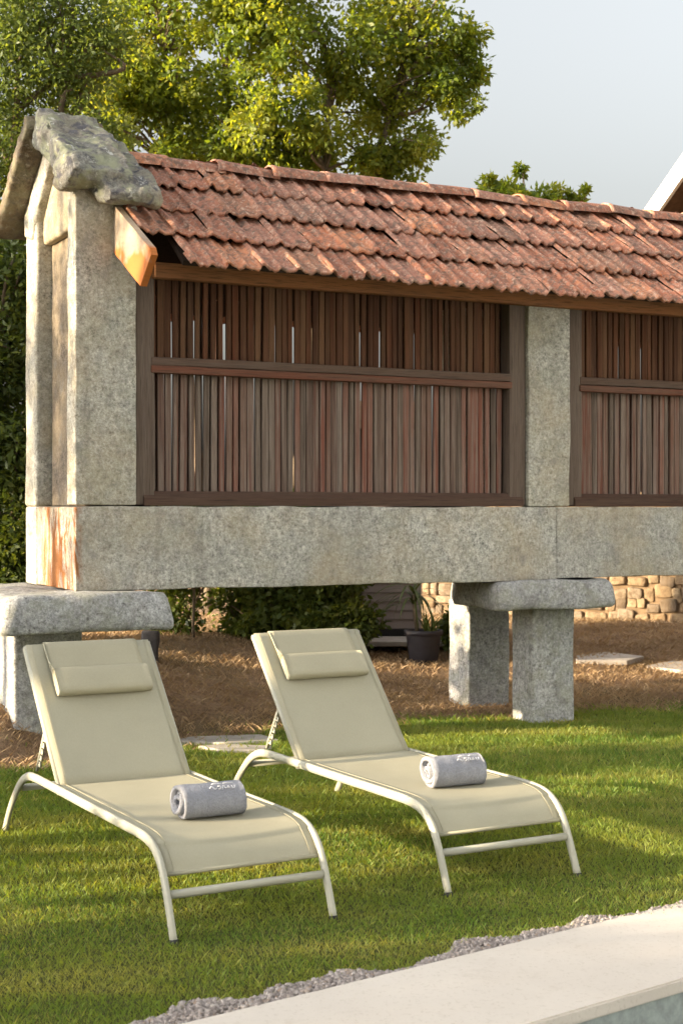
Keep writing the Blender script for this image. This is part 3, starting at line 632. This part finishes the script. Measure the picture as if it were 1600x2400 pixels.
def tree(name, label, cat, base, lobes, per, ln, wd, ml, stems, seed, group=None, gap=-.1, trunk_r=.16, limb_n=26, limb_r=.035, flat=.75, droop=.35):
    rs = np.random.default_rng(seed); z0 = float(terrain(np.array(base[0]), np.array(base[1]))[0])
    T = tag(empty(name, (base[0], base[1], z0)), label, cat, group); off = np.array([base[0], base[1], z0])
    C, Rr = crown_centers(lobes, rs, gap); V, F, a = leaves(C, Rr, per, ln, wd, rs, flat, droop)
    part('crown', npmesh('crown', V - off, F, ml, a), T)
    Vt = []; Ft = []
    def add(pts, rad, sides=6):
        v, f = tube_geo(pts, rad, sides); k = len(Vt); Vt.extend(v); Ft.extend([tuple(k + i for i in q) for q in f])
    tops = []
    for (dx, dy, tx, ty, tz) in stems:
        p0 = np.array([dx, dy, -.2]); p2 = np.array([tx, ty, tz]) - off; p1 = p0 * .5 + p2 * .5 + rs.normal(size=3) * .15; pts = catmull([p0, p0 * .75 + p1 * .25 + rs.normal(size=3) * .05, p1, p2], 5)
        add(pts, list(np.linspace(trunk_r, trunk_r * .3, len(pts))), 9); tops.append(pts)
    CC = np.array(C) - off
    for i in rs.choice(len(CC), min(limb_n, len(CC)), replace=False):
        e = CC[i]; best = None
        for pts in tops:
            for q in pts[4:]:
                if q[2] < e[2] - .1:
                    dd = np.linalg.norm(e - q)
                    if best is None or dd < best[0]: best = (dd, q)
        if best is None: continue
        q = best[1]; m = q * .5 + e * .5 + rs.normal(size=3) * .12 + np.array([0, 0, .1]); pts = catmull([q, m, e], 4); add(pts, list(np.linspace(limb_r, .008, len(pts))), 5)
    part('trunk', pymesh('trunk', Vt, Ft, MT['bark'], True), T)
    return T
def lob(x, y, D, r, n, cr, ry=None, asp=1.0):
    k = D / DP; return (at(x, y, D), (r * k, (ry or r * k * .8), r * k * asp), n, cr)
D = 19.0
tree('broadleaf_tree', 'tall broad tree with yellow-green sunlit leaves behind the tile roof', 'tree', (-1.4, 19.3),
     [lob(400, 60, D, 200, 87, 0.27), lob(250, 200, D - .2, 130, 44, 0.24), lob(330, 250, D - .6, 130, 44, 0.24), lob(480, 300, D, 140, 38, 0.24), lob(610, 70, D - .4, 130, 42, 0.26), lob(640, 230, D - .8, 120, 33, 0.24), lob(690, 360, D, 150, 33, 0.22, asp=.55),
      lob(850, 90, D, 150, 53, 0.26), lob(880, 250, D + .3, 130, 35, 0.23), lob(1005, 120, D, 95, 29, 0.22), lob(1040, 220, D - .2, 62, 12, 0.19), lob(930, 375, D, 105, 24, 0.21, asp=.6), lob(560, 390, D, 190, 33, 0.22, asp=.45),
      lob(500, -190, D, 300, 78, 0.34), lob(820, -130, D, 240, 62, 0.32), lob(1075, 110, D, 36, 6, 0.18), lob(1090, 180, D, 28, 4, 0.16)],
     96, .084, .045, MT['leaf_main'], [(0, 0, *at(520, 60, D)), (.4, .1, *at(760, 150, D)), (.7, 0, *at(930, 120, D)), (-.4, .1, *at(380, 120, D)), (.15, .2, *at(640, 0, D))], 3, gap=-.16, trunk_r=.10, limb_n=200, limb_r=.028)
D = 13.6
tree('olive_tree', 'dark fine-leaved tree rising behind the gable at the left edge', 'tree', (-3.3, 13.9),
     [lob(90, 120, D, 170, 60, .30), lob(-80, 260, D, 200, 50, .32), lob(60, 380, D + .3, 170, 55, .28), lob(215, 300, D, 85, 18, .22), lob(200, 90, D, 100, 24, .25), lob(-60, -80, D, 240, 50, .36), lob(180, 440, D + .4, 90, 18, .22)],
     110, .062, .026, MT['leaf_left'], [(0, 0, *at(40, 250, D)), (.3, .1, *at(150, 180, D)), (-.2, .2, *at(-80, 150, D))], 8, gap=-.22, trunk_r=.11, limb_n=40)
D = 12.6
tree('tall_shrub', 'dense dark shrub filling the left edge beside the granary end', 'shrub', (-2.95, 12.9),
     [lob(0, 640, D, 120, 36, .24), lob(10, 830, D, 120, 40, .24), lob(0, 1020, D, 130, 44, .24), lob(20, 1200, D, 130, 44, .22), lob(10, 1370, D, 130, 36, .2), lob(-150, 900, D, 160, 30, .3), lob(-160, 1200, D, 160, 30, .3)],
     110, .07, .034, MT['leaf_hedge'], [(0, 0, *at(0, 800, D)), (.2, 0, *at(40, 1000, D))], 15, gap=-.2, trunk_r=.05, limb_n=10, limb_r=.02)
D = 13.4
for i, (x, y, r, n, sd, lb) in enumerate([(450, 1330, 125, 90, 21, 'dark leafy hedge shrub seen below the beam beside the left capital'), (640, 1320, 130, 95, 22, 'dark green hedge shrub seen below the beam above the right lounger'), (765, 1350, 80, 55, 23, 'lighter green shrub against the grey shed')]):
    d_ = D + (0, .5, .2)[i]; p = at(x, 1470, d_)
    tree('hedge_shrub', lb, 'shrub', (p[0], d_), [lob(x, y - 60, d_, r, n, .2, ry=.45, asp=.9), lob(x - r * .3, y + 60, d_, r * .9, n, .18, ry=.45, asp=.7), lob(x + r * .4, y + 70, d_ - .1, r * .7, n // 2, .16, ry=.4, asp=.7)],
         100, .07, .036, MT['leaf_hedge'], [(0, 0, *at(x, y - 60, d_)), (.1, 0, *at(x + 40, y - 20, d_))], sd, 'hedge shrubs behind the granary', -.25, .03, 8, .012)
D = 15.5
tree('climbing_shrub', 'small dark shrub poking above the roof ridge with thin sprigs', 'shrub', (2.0, 15.6),
     [lob(1185, 450, D, 52, 15, .10, asp=.8), lob(1265, 462, D, 36, 9, .09), lob(1140, 452, D, 36, 9, .1), lob(1195, 520, D, 120, 30, .2, asp=.5), lob(1122, 415, D, 10, 2, .05, asp=2.5), lob(1198, 400, D, 8, 2, .04, asp=3), lob(1315, 455, D, 22, 3, .05, asp=.8), lob(1345, 432, D, 6, 1, .04), lob(1050, 470, D, 40, 8, .12, asp=.5)],
     60, .075, .036, MT['leaf_main'], [(0, 0, *at(1195, 470, D)), (.1, 0, *at(1345, 430, D)), (0, .1, *at(1120, 400, D)), (0, 0, *at(1199, 385, D))], 31, gap=0, trunk_r=.035, limb_n=8, limb_r=.012)
# shade trees that stand out of view to the left, between the garden and the low sun
def shade(x, y, lobes, seed, lb):
    rs = np.random.default_rng(seed)
    tree('shade_tree', lb, 'tree', (x, y), [((x + dx, y + dy, z), (r, r, r * .85), n, .55) for dx, dy, z, r, n in lobes], 60, .26, .14, MT['leaf_main'], [(0, 0, x, y, 4.6), (.1, .1, x + .5, y + .6, 5)], seed, 'shade trees left of the garden', -.16, .17, 24, .05)
shade(-9.2, .4, [(0, 0, 4.5, 1.6, 46)], 51, 'leafy shade tree out of view on the left, nearest the pool')
shade(-9.6, 3.9, [(0, 0, 4.6, 1.5, 42)], 52, 'leafy shade tree out of view on the left, level with the loungers')
shade(-9.8, 9.7, [(0, 0, 4.8, 2.0, 50)], 53, 'leafy shade tree out of view on the left, level with the granary')
tree('sun_filter_tree', 'unseen fine-leaved tree added on the left to thin the sun on the gable', 'tree', (-9.9, 6.7), [((-9.9, 6.7, 4.4), (.8, .95, 1.9), 42, .40)], 120, .10, .05, MT['leaf_left'], [(0, 0, -9.9, 6.7, 5.6)], 58, None, -.5, .09, 20, .03)  # unseen, added to filter the sun that reaches the gable end
for i, (y_, h_, n_) in enumerate(((-1.0, 2.7, 44), (.9, 2.6, 30), (2.5, 2.5, 21), (4.0, 1.75, 20), (5.3, 2.5, 30), (6.8, 1.8, 16), (8.4, 2.6, 40))):  # unseen shrubs, added with heights and gaps set to dapple the low sun
    tree('dapple_shrub', 'leafy unseen shrub added on the left to dapple the sun, ' + ('nearest the pool', 'second from the pool', 'third from the pool', 'fourth from the pool', 'fifth from the pool', 'sixth from the pool', 'farthest from the pool')[i], 'shrub', (-9.4, y_),
         [((-9.4, y_, h_ / 2), (.5, .85, h_ / 2), n_, .34)], 60, .2, .11, MT['leaf_hedge'], [(0, 0, -9.4, y_, h_ * .8)], 60 + i, 'unseen shrubs added to dapple the low sun', -.3, .05, 8, .02)
# unseen pale wing, added on the right to bounce sunlight onto the shaded faces
wing = tag(empty('bounce_wing', (6.4, -7.0, 0), R(90)), 'unseen pale wing added on the right to bounce sunlight into the shade', 'house')
HW = 17.0; HH = 4.7
ops = [(2.0, 3.0, .95, 2.25), (5.0, 6.1, .02, 2.2), (8.2, 9.2, .95, 2.25), (11.0, 12.1, .02, 2.2), (14.0, 15.0, .95, 2.25)]
bm = bmesh.new(); xs = sorted({0, HW} | {o_[0] for o_ in ops} | {o_[1] for o_ in ops}); zs_ = sorted({0, HH, .02, .95, 2.2, 2.25})
for xa, xb in zip(xs, xs[1:]):
    for za, zb in zip(zs_, zs_[1:]):
        if any(xa >= o_[0] and xb <= o_[1] and za >= o_[2] and zb <= o_[3] for o_ in ops): continue
        bm.faces.new([bm.verts.new(q) for q in ((xa, 0, za), (xb, 0, za), (xb, 0, zb), (xa, 0, zb))][::-1])
bmesh.ops.remove_doubles(bm, verts=bm.verts, dist=1e-4)
for (p, q) in (((0, 0), (0, -5)), ((HW, 0), (HW, -5)), ((0, -5), (HW, -5))): bm.faces.new([bm.verts.new(v_) for v_ in ((*p, 0), (*q, 0), (*q, HH), (*p, HH))])
part('wall', bmesh_done(bm, 'wall', MT['bounce_paint'], False), wing)
for (xa, xb, za, zb) in ops:
    w_ = part('window' if za > .5 else 'door', box_me('leaf', (xa, -.20, za), (xb, -.16, zb), MT['soffit']), wing)
    part('frame', box_me('frame', (xa - .06, -.155, zb), (xb + .06, .02, zb + .10), MT['granite']), w_)
    if za > .5: part('sill', box_me('sill', (xa - .06, -.155, za - .09), (xb + .06, .04, za - .001), MT['granite']), w_)
part('roof', prism('roof', [(.45, HH - .02), (-2.5, HH + 1.2), (-5.4, HH - .02), (-5.4, HH + .08), (-2.5, HH + 1.32), (.45, HH + .08)], -.4, HW + .4, MT['tile']), wing)

# ------------------------------------------------------------------ things behind the granary
D = 14.4; zs = .23
shed = tag(empty('garden_shed', (at(824, 1475, D)[0], D, zs)), 'grey clapboard garden shed with a dark base behind the potted plant', 'shed')
sw_ = .60
part('wall', box_me('wall', (.02, .03, .0), (sw_, .9, 2.05), MT['siding']), shed)
for k in range(22):
    part('board', prism('board', [(.028, .10 + k * .088), (.004, .102 + k * .088), (.018, .186 + k * .088), (.028, .186 + k * .088)], .03, sw_ + .01, MT['siding']), shed)
part('plinth', box_me('plinth', (.03, .0, .0), (sw_ + .008, .026, .092), MT['plinth']), shed)
part('corner_post', box_me('corner_post', (-.055, -.012, -.05), (.028, .08, 2.06), MT['plinth'], .004), shed)
part('roof', prism('roof', [(-.15, 2.05), (1.05, 2.06), (.45, 2.36)], -.12, sw_ + .1, MT['soffit']), shed)
def slab(name, pts, z, h, m, label, cat, seed):
    c = np.mean(np.array(pts), 0); T = prism(name, [(p[0] - c[0], p[1] - c[1]) for p in pts], 0, h, m, axis=2)
    o = link(name, T); o.location = (c[0], c[1], z); bv = o.modifiers.new('bevel', 'BEVEL'); bv.width = .008; bv.segments = 2
    tag(o, label, cat, 'flat paving stones'); return o
def tz(x, y): return float(terrain(np.array(x), np.array(y))[0])
slab('paving_stone', [(.02, 13.72), (1.55, 13.78), (1.62, 14.28), (.0, 14.36)], .215, .045, MT['paving'], 'long pale paving strip before the grey shed', 'paving stone', 1)
def flat(quad, name, label):
    P = [];
    for (x, y) in quad:
        D_ = 12.
        for _ in range(20): q = at(x, y, D_); h = tz(q[0], D_) + .02; D_ = (CAM_H - h) * DP / (y - 1174)
        q = at(x, y, D_); P.append((q[0], q[1]))
    z = np.mean([tz(*p) for p in P]); return slab('paving_stone', P, z - .02, .045, MT['paving'], label, 'paving stone', 2)
flat([(1322, 1517), (1322, 1489), (1400, 1492), (1478, 1512), (1440, 1524)], 'a', 'pale stepping stone right of the double pillar, the farther one')
flat([(1480, 1526), (1540, 1513), (1640, 1520), (1640, 1541), (1560, 1540)], 'b', 'pale stepping stone at the right edge, the nearer one')
flat([(395, 1700), (440, 1690), (600, 1686), (640, 1698), (520, 1706)], 'c', 'thin pale edging stone at the lawn border between the loungers, the farther one')
flat([(455, 1712), (520, 1708), (625, 1712), (600, 1722), (500, 1720)], 'd', 'thin pale edging stone at the lawn border between the loungers, the nearer one')

# potted plant
pz = tz(at(970, 1497, 13.3)[0], 13.3); pp = at(972, 1497, 13.3); 
pot = tag(empty('potted_plant', (pp[0], 13.3, pz)), 'spiky green plant in a dark plastic pot before the grey shed', 'potted plant')
k = 13.3 / DP
def ring_lathe(name, prof, m, n=20):
    V = []; F = []
    for r, z in prof:
        for i in range(n): t = 2 * math.pi * i / n; V.append((r * math.cos(t), r * math.sin(t), z))
    for j in range(len(prof) - 1):
        for i in range(n): a, b = j * n + i, j * n + (i + 1) % n; F.append((a, b, b + n, a + n))
    F.append(tuple(range(n))[::-1]); return pymesh(name, V, F, m, True)
PH = .285
part('pot', ring_lathe('pot', [(.125, 0), (.128, .005), (.158, PH - .045)], MT['pot']), pot)
part('rim', ring_lathe('rim', [(.155, PH - .047), (.175, PH - .045), (.178, PH), (.165, PH), (.158, PH - .03)], MT['pot']), pot)
part('soil', ring_lathe('soil', [(.0, PH - .035), (.156, PH - .034)], MT['soil']), pot)
def strap_leaf(ln, w, bend):
    V = []; F = []
    for i in range(7):
        f = i / 6; a = f * bend; x = ln * f * math.cos(a * .5 + 0) ; z = ln * (f * .95 - bend * .42 * f * f); ww = w * (1 - f) ** .6 * (.7 + .3 * min(1, f * 4))
        V += [(f * ln * .22 + bend * ln * .38 * f * f, -ww, z + .004), (f * ln * .22 + bend * ln * .38 * f * f, ww, z + .004)]
    F = [(2 * i, 2 * i + 1, 2 * i + 3, 2 * i + 2) for i in range(6)]
    me = npmesh('leaf', np.array(V), np.array(F), MT['leaf_spike'], np.full(6, random.random()), True); return me
SPK = [strap_leaf(.20, .010, .25), strap_leaf(.16, .009, .55), strap_leaf(.22, .009, .9)]; LNG = [strap_leaf(.38, .013, 1.5), strap_leaf(.34, .012, 1.9), strap_leaf(.40, .012, 1.1)]
rr = random.Random(3)
for i in range(30):
    o = part('leaf', rr.choice(SPK), pot); o.location = (.04 + rr.uniform(-.05, .07), rr.uniform(-.06, .06), PH - .03); o.rotation_euler = (rr.uniform(-.15, .15), rr.uniform(-.1, .25), rr.uniform(0, 6.28)); o.scale = [rr.uniform(1.0, 1.5)] * 3
part('trunk', tube('trunk', [(-.05, .05, PH - .05), (-.07, .06, .42), (-.085, .05, .60)], .020, MT['bark'], 7), pot)
for i in range(34):
    o = part('leaf', rr.choice(LNG), pot); o.location = (-.085, .05, .59 + rr.uniform(-.10, .03)); o.rotation_euler = (rr.uniform(-.2, .2), rr.uniform(.2, 1.1), rr.uniform(0, 6.28)); o.scale = [rr.uniform(1.0, 1.5)] * 3
p2 = at(1040, 1480, 13.6); tree('leafy_plant', 'dark leafy plant between the pot and the double pillar', 'plant', (p2[0], 13.7), [lob(1040, 1430, 13.6, 26, 8, .09), lob(1035, 1460, 13.6, 26, 6, .08)], 40, .06, .04, MT['leaf_hedge'], [(0, 0, *at(1040, 1430, 13.6))], 77, None, 0, .012, 3, .006)

# sunlit dry stone garden wall
w0 = np.array(at(968, 1400, 17.8)[:2]); wd = np.array((.90, -.44)); wd /= np.linalg.norm(wd); WL = 8.0; WH = 1.45
wz = .15
wall = tag(empty('garden_wall', (w0[0], w0[1], wz), math.atan2(wd[1], wd[0])), 'sunlit rubble stone garden wall behind the granary on the right', 'wall')
part('core', box_me('core', (0, .022, -.3), (WL, .45, WH - .04), MT['mortar']), wall)
WSM = [stone_box('stone', (-.5, -.5, -.5), (.5, .5, .5), MT['wallstone'], res=.4, r=.16, amp=.09, freq=1.6, seed=90 + i, amp2=0) for i in range(7)]
rr = random.Random(12); z = -.12
while z < WH:
    h = rr.uniform(.11, .19); x = rr.uniform(-.1, .05)
    while x < WL:
        w = rr.uniform(.09, .30)
        o = part('stone', rr.choice(WSM), wall); o.location = (x + w / 2, .07 + rr.uniform(-.015, .02), z + h / 2); o.location.z += rr.uniform(-.03, .03); o.scale = (w * rr.uniform(.86, 1.02), .16, h * rr.uniform(.72, 1.12)); o.rotation_euler = (rr.uniform(-.1, .1), rr.uniform(-.14, .14), rr.choice((0, math.pi)))
        x += w
    z += h * .97

# neighbouring house: only the end of its roof shows
hc = at(1483, 506, 18.0); hd = Vector((.35, -.94, 0)).normalized()
house = tag(empty('house', (hc[0], hc[1], 0), math.atan2(hd.y, hd.x)), 'house with white roof verge and brown eaves at the right edge', 'house')
ze = hc[2]; pit = .60; RL = 3.2
part('wall', pymesh('wall', [(x, y, z) for y in (.55, 6) for x, z in ((.4, 0), (2 * RL - .4, 0), (2 * RL - .4, ze + .1), (RL, ze + RL * pit - .06), (.4, ze + .1))], [(0, 1, 2, 3, 4), (9, 8, 7, 6, 5), (0, 4, 9, 5), (1, 6, 7, 2), (0, 5, 6, 1)], MT['soffit']), house)
rf = part('roof', pymesh('roof', [(x, y, z) for y in (0.0, 6.4) for x, z in ((0, ze + .06), (RL, ze + RL * pit + .06), (2 * RL, ze + .06), (2 * RL, ze - .06), (RL, ze + RL * pit - .06), (0, ze - .06))], [(0, 1, 4, 5), (1, 2, 3, 4), (6, 11, 10, 7), (7, 10, 9, 8), (0, 6, 7, 1), (1, 7, 8, 2), (5, 4, 10, 11), (4, 3, 9, 10), (0, 5, 11, 6), (2, 8, 9, 3)], MT['soffit']), house)
for sgn in (0, 1):
    xe = -.03 if not sgn else 2 * RL + .03; q = [(xe, ze - .17), (RL, ze + RL * pit - .17), (RL, ze + RL * pit + .11), (xe, ze + .10)]
    part('verge_board', pymesh('verge_board', [(x, y, z) for y in (-.05, -.004) for x, z in q], [(0, 1, 2, 3), (7, 6, 5, 4), (0, 4, 5, 1), (1, 5, 6, 2), (2, 6, 7, 3), (3, 7, 4, 0)], MT['white']), rf)

# dark stump of a garden post on the bank behind the left lounger
q = at(346, 1532, 11.6); qz = tz(q[0], 11.6)
o = link('garden_post', stone_box('garden_post', (-.065, -.065, -.15), (.065, .065, .235), MT['stump'], res=.05, r=.02, amp=.012, freq=6, seed=70)); o.location = (q[0], 11.6, qz)
tag(o, 'short dark post on the dry bank behind the left lounger', 'post')

# ------------------------------------------------------------------ gravel strip, lawn, dry grass
def ragged(e): return .072 + .042 * np.sin(e * 5.3 + .6) + .04 * np.sin(e * 11.1 + 2) + .025 * np.sin(e * 23.7) - np.clip((e - 1.0) * .10, 0, .10)
n = 20000; ea = rng.uniform(-1.2, 3.2, n); fr = rng.random(n); eb = -.004 + (ragged(ea) + .03) * fr
ic = bmesh.new(); bmesh.ops.create_icosphere(ic, subdivisions=1, radius=1); iv = np.array([v.co[:] for v in ic.verts]); ifc = np.array([[v.index for v in f.verts] for f in ic.faces]); ic.free()
sz = .0028 + .0068 * rng.random(n) ** 2.5; zz = .006 + .016 * rng.random(n) * (1 - fr * .6)
xx = PO.x + ea * P1.x + eb * P2.x; yy = PO.y + ea * P1.y + eb * P2.y
Vg = iv[None] * (sz[:, None, None] * (.6 + .8 * rng.random((n, 12, 1)))) * (.7 + .6 * rng.random((n, 1, 3))) + np.stack([xx, yy, zz], -1)[:, None]
Fg = (ifc[None] + (np.arange(n) * 12)[:, None, None]).reshape(-1, 3)
tag(link('gravel_strip', npmesh('gravel_strip', Vg.reshape(-1, 3), Fg, MT['gravel'], np.repeat(rng.random(n), len(ifc)))), 'loose grey gravel strip between lawn and deck', 'gravel', kind='stuff')

def blades(n, x, y, z, h, w, lean):
    a = rng.uniform(0, 2 * np.pi, n); dx, dy = np.cos(a), np.sin(a); b = rng.uniform(0, 2 * np.pi, n); lx, ly = np.cos(b) * lean * h, np.sin(b) * lean * h
    V = np.stack([np.stack([x - dx * w, y - dy * w, z], -1), np.stack([x + dx * w, y + dy * w, z], -1), np.stack([x + dx * w * .6 + lx * .45, y + dy * w * .6 + ly * .45, z + h * .6], -1), np.stack([x - dx * w * .3 + lx, y - dy * w * .3 + ly, z + h], -1)], 1)
    return V.reshape(-1, 3), np.arange(4 * n).reshape(-1, 4)
def scatter(n, d0, d1, pw):
    u = rng.random(n); D_ = (d0 ** (2 - pw) + u * (d1 ** (2 - pw) - d0 ** (2 - pw))) ** (1 / (2 - pw)); x = rng.uniform(-1, 1, n) * (D_ * .30 + .25); return x, D_
N = 720000; x, y = scatter(N, 3.6, 13.0, 1.35); z, lw = terrain(x, y); s_, t_ = to_st(x, y); ee, eb = to_e(x, y)
ok = (eb > ragged(ee) + .012 * rng.normal(size=N)) & (rng.random(N) < lw)
pil = np.zeros(N, bool)
for (a, b, c, d) in ((3.26, 3.63, .08, .38), (3.26, 3.6, .97, 1.27), (-.30, .15, .33, .75)): pil |= (s_ > a) & (s_ < b) & (t_ > c) & (t_ < d)
ok &= ~pil; x, y, z = x[ok], y[ok], z[ok]; n = len(x)
tuft = .5 + .5 * np.sin(x * 7.3 + 1.1 * np.sin(y * 5.1)) * np.sin(y * 8.1 + x * 2.2)
h = (.010 + .017 * rng.random(n) ** 1.5 + .022 * (rng.random(n) > .975)) * np.clip(y / 6, .85, 1.3); w = .00125 * np.clip(y / 5, .9, 2.2)
V, F = blades(n, x, y, z - .004, h, w, .25 + .75 * rng.random(n))
tag(link('lawn_grass', npmesh('lawn_grass', V, F, MT['grass'], rng.random(n))), 'mown green lawn grass around the loungers', 'grass', kind='stuff')
N = 150000; x, y = scatter(N, 8.0, 17.5, 1.3); z, lw = terrain(x, y); s_, t_ = to_st(x, y)
ok = (rng.random(N) > lw); x, y, z = x[ok], y[ok], z[ok]; n = len(x); cl = .5 + .5 * np.sin(x * 3.1 + 1.7 * np.sin(y * 2.3)) * np.sin(y * 2.9)
ok = rng.random(n) < .35 + .65 * cl; x, y, z, cl = x[ok], y[ok], z[ok], cl[ok]; n = len(x)
V, F = blades(n, x, y, z - .004, .015 + .035 * rng.random(n), .003 * np.clip(y / 10, .9, 1.8), .6 + 1.2 * rng.random(n))
tag(link('dry_grass', npmesh('dry_grass', V, F, MT['dry_grass'], np.clip(.7 * rng.random(n) + .3 * cl, 0, 1))), 'brown dry grass on the bank behind the granary', 'grass', kind='stuff')
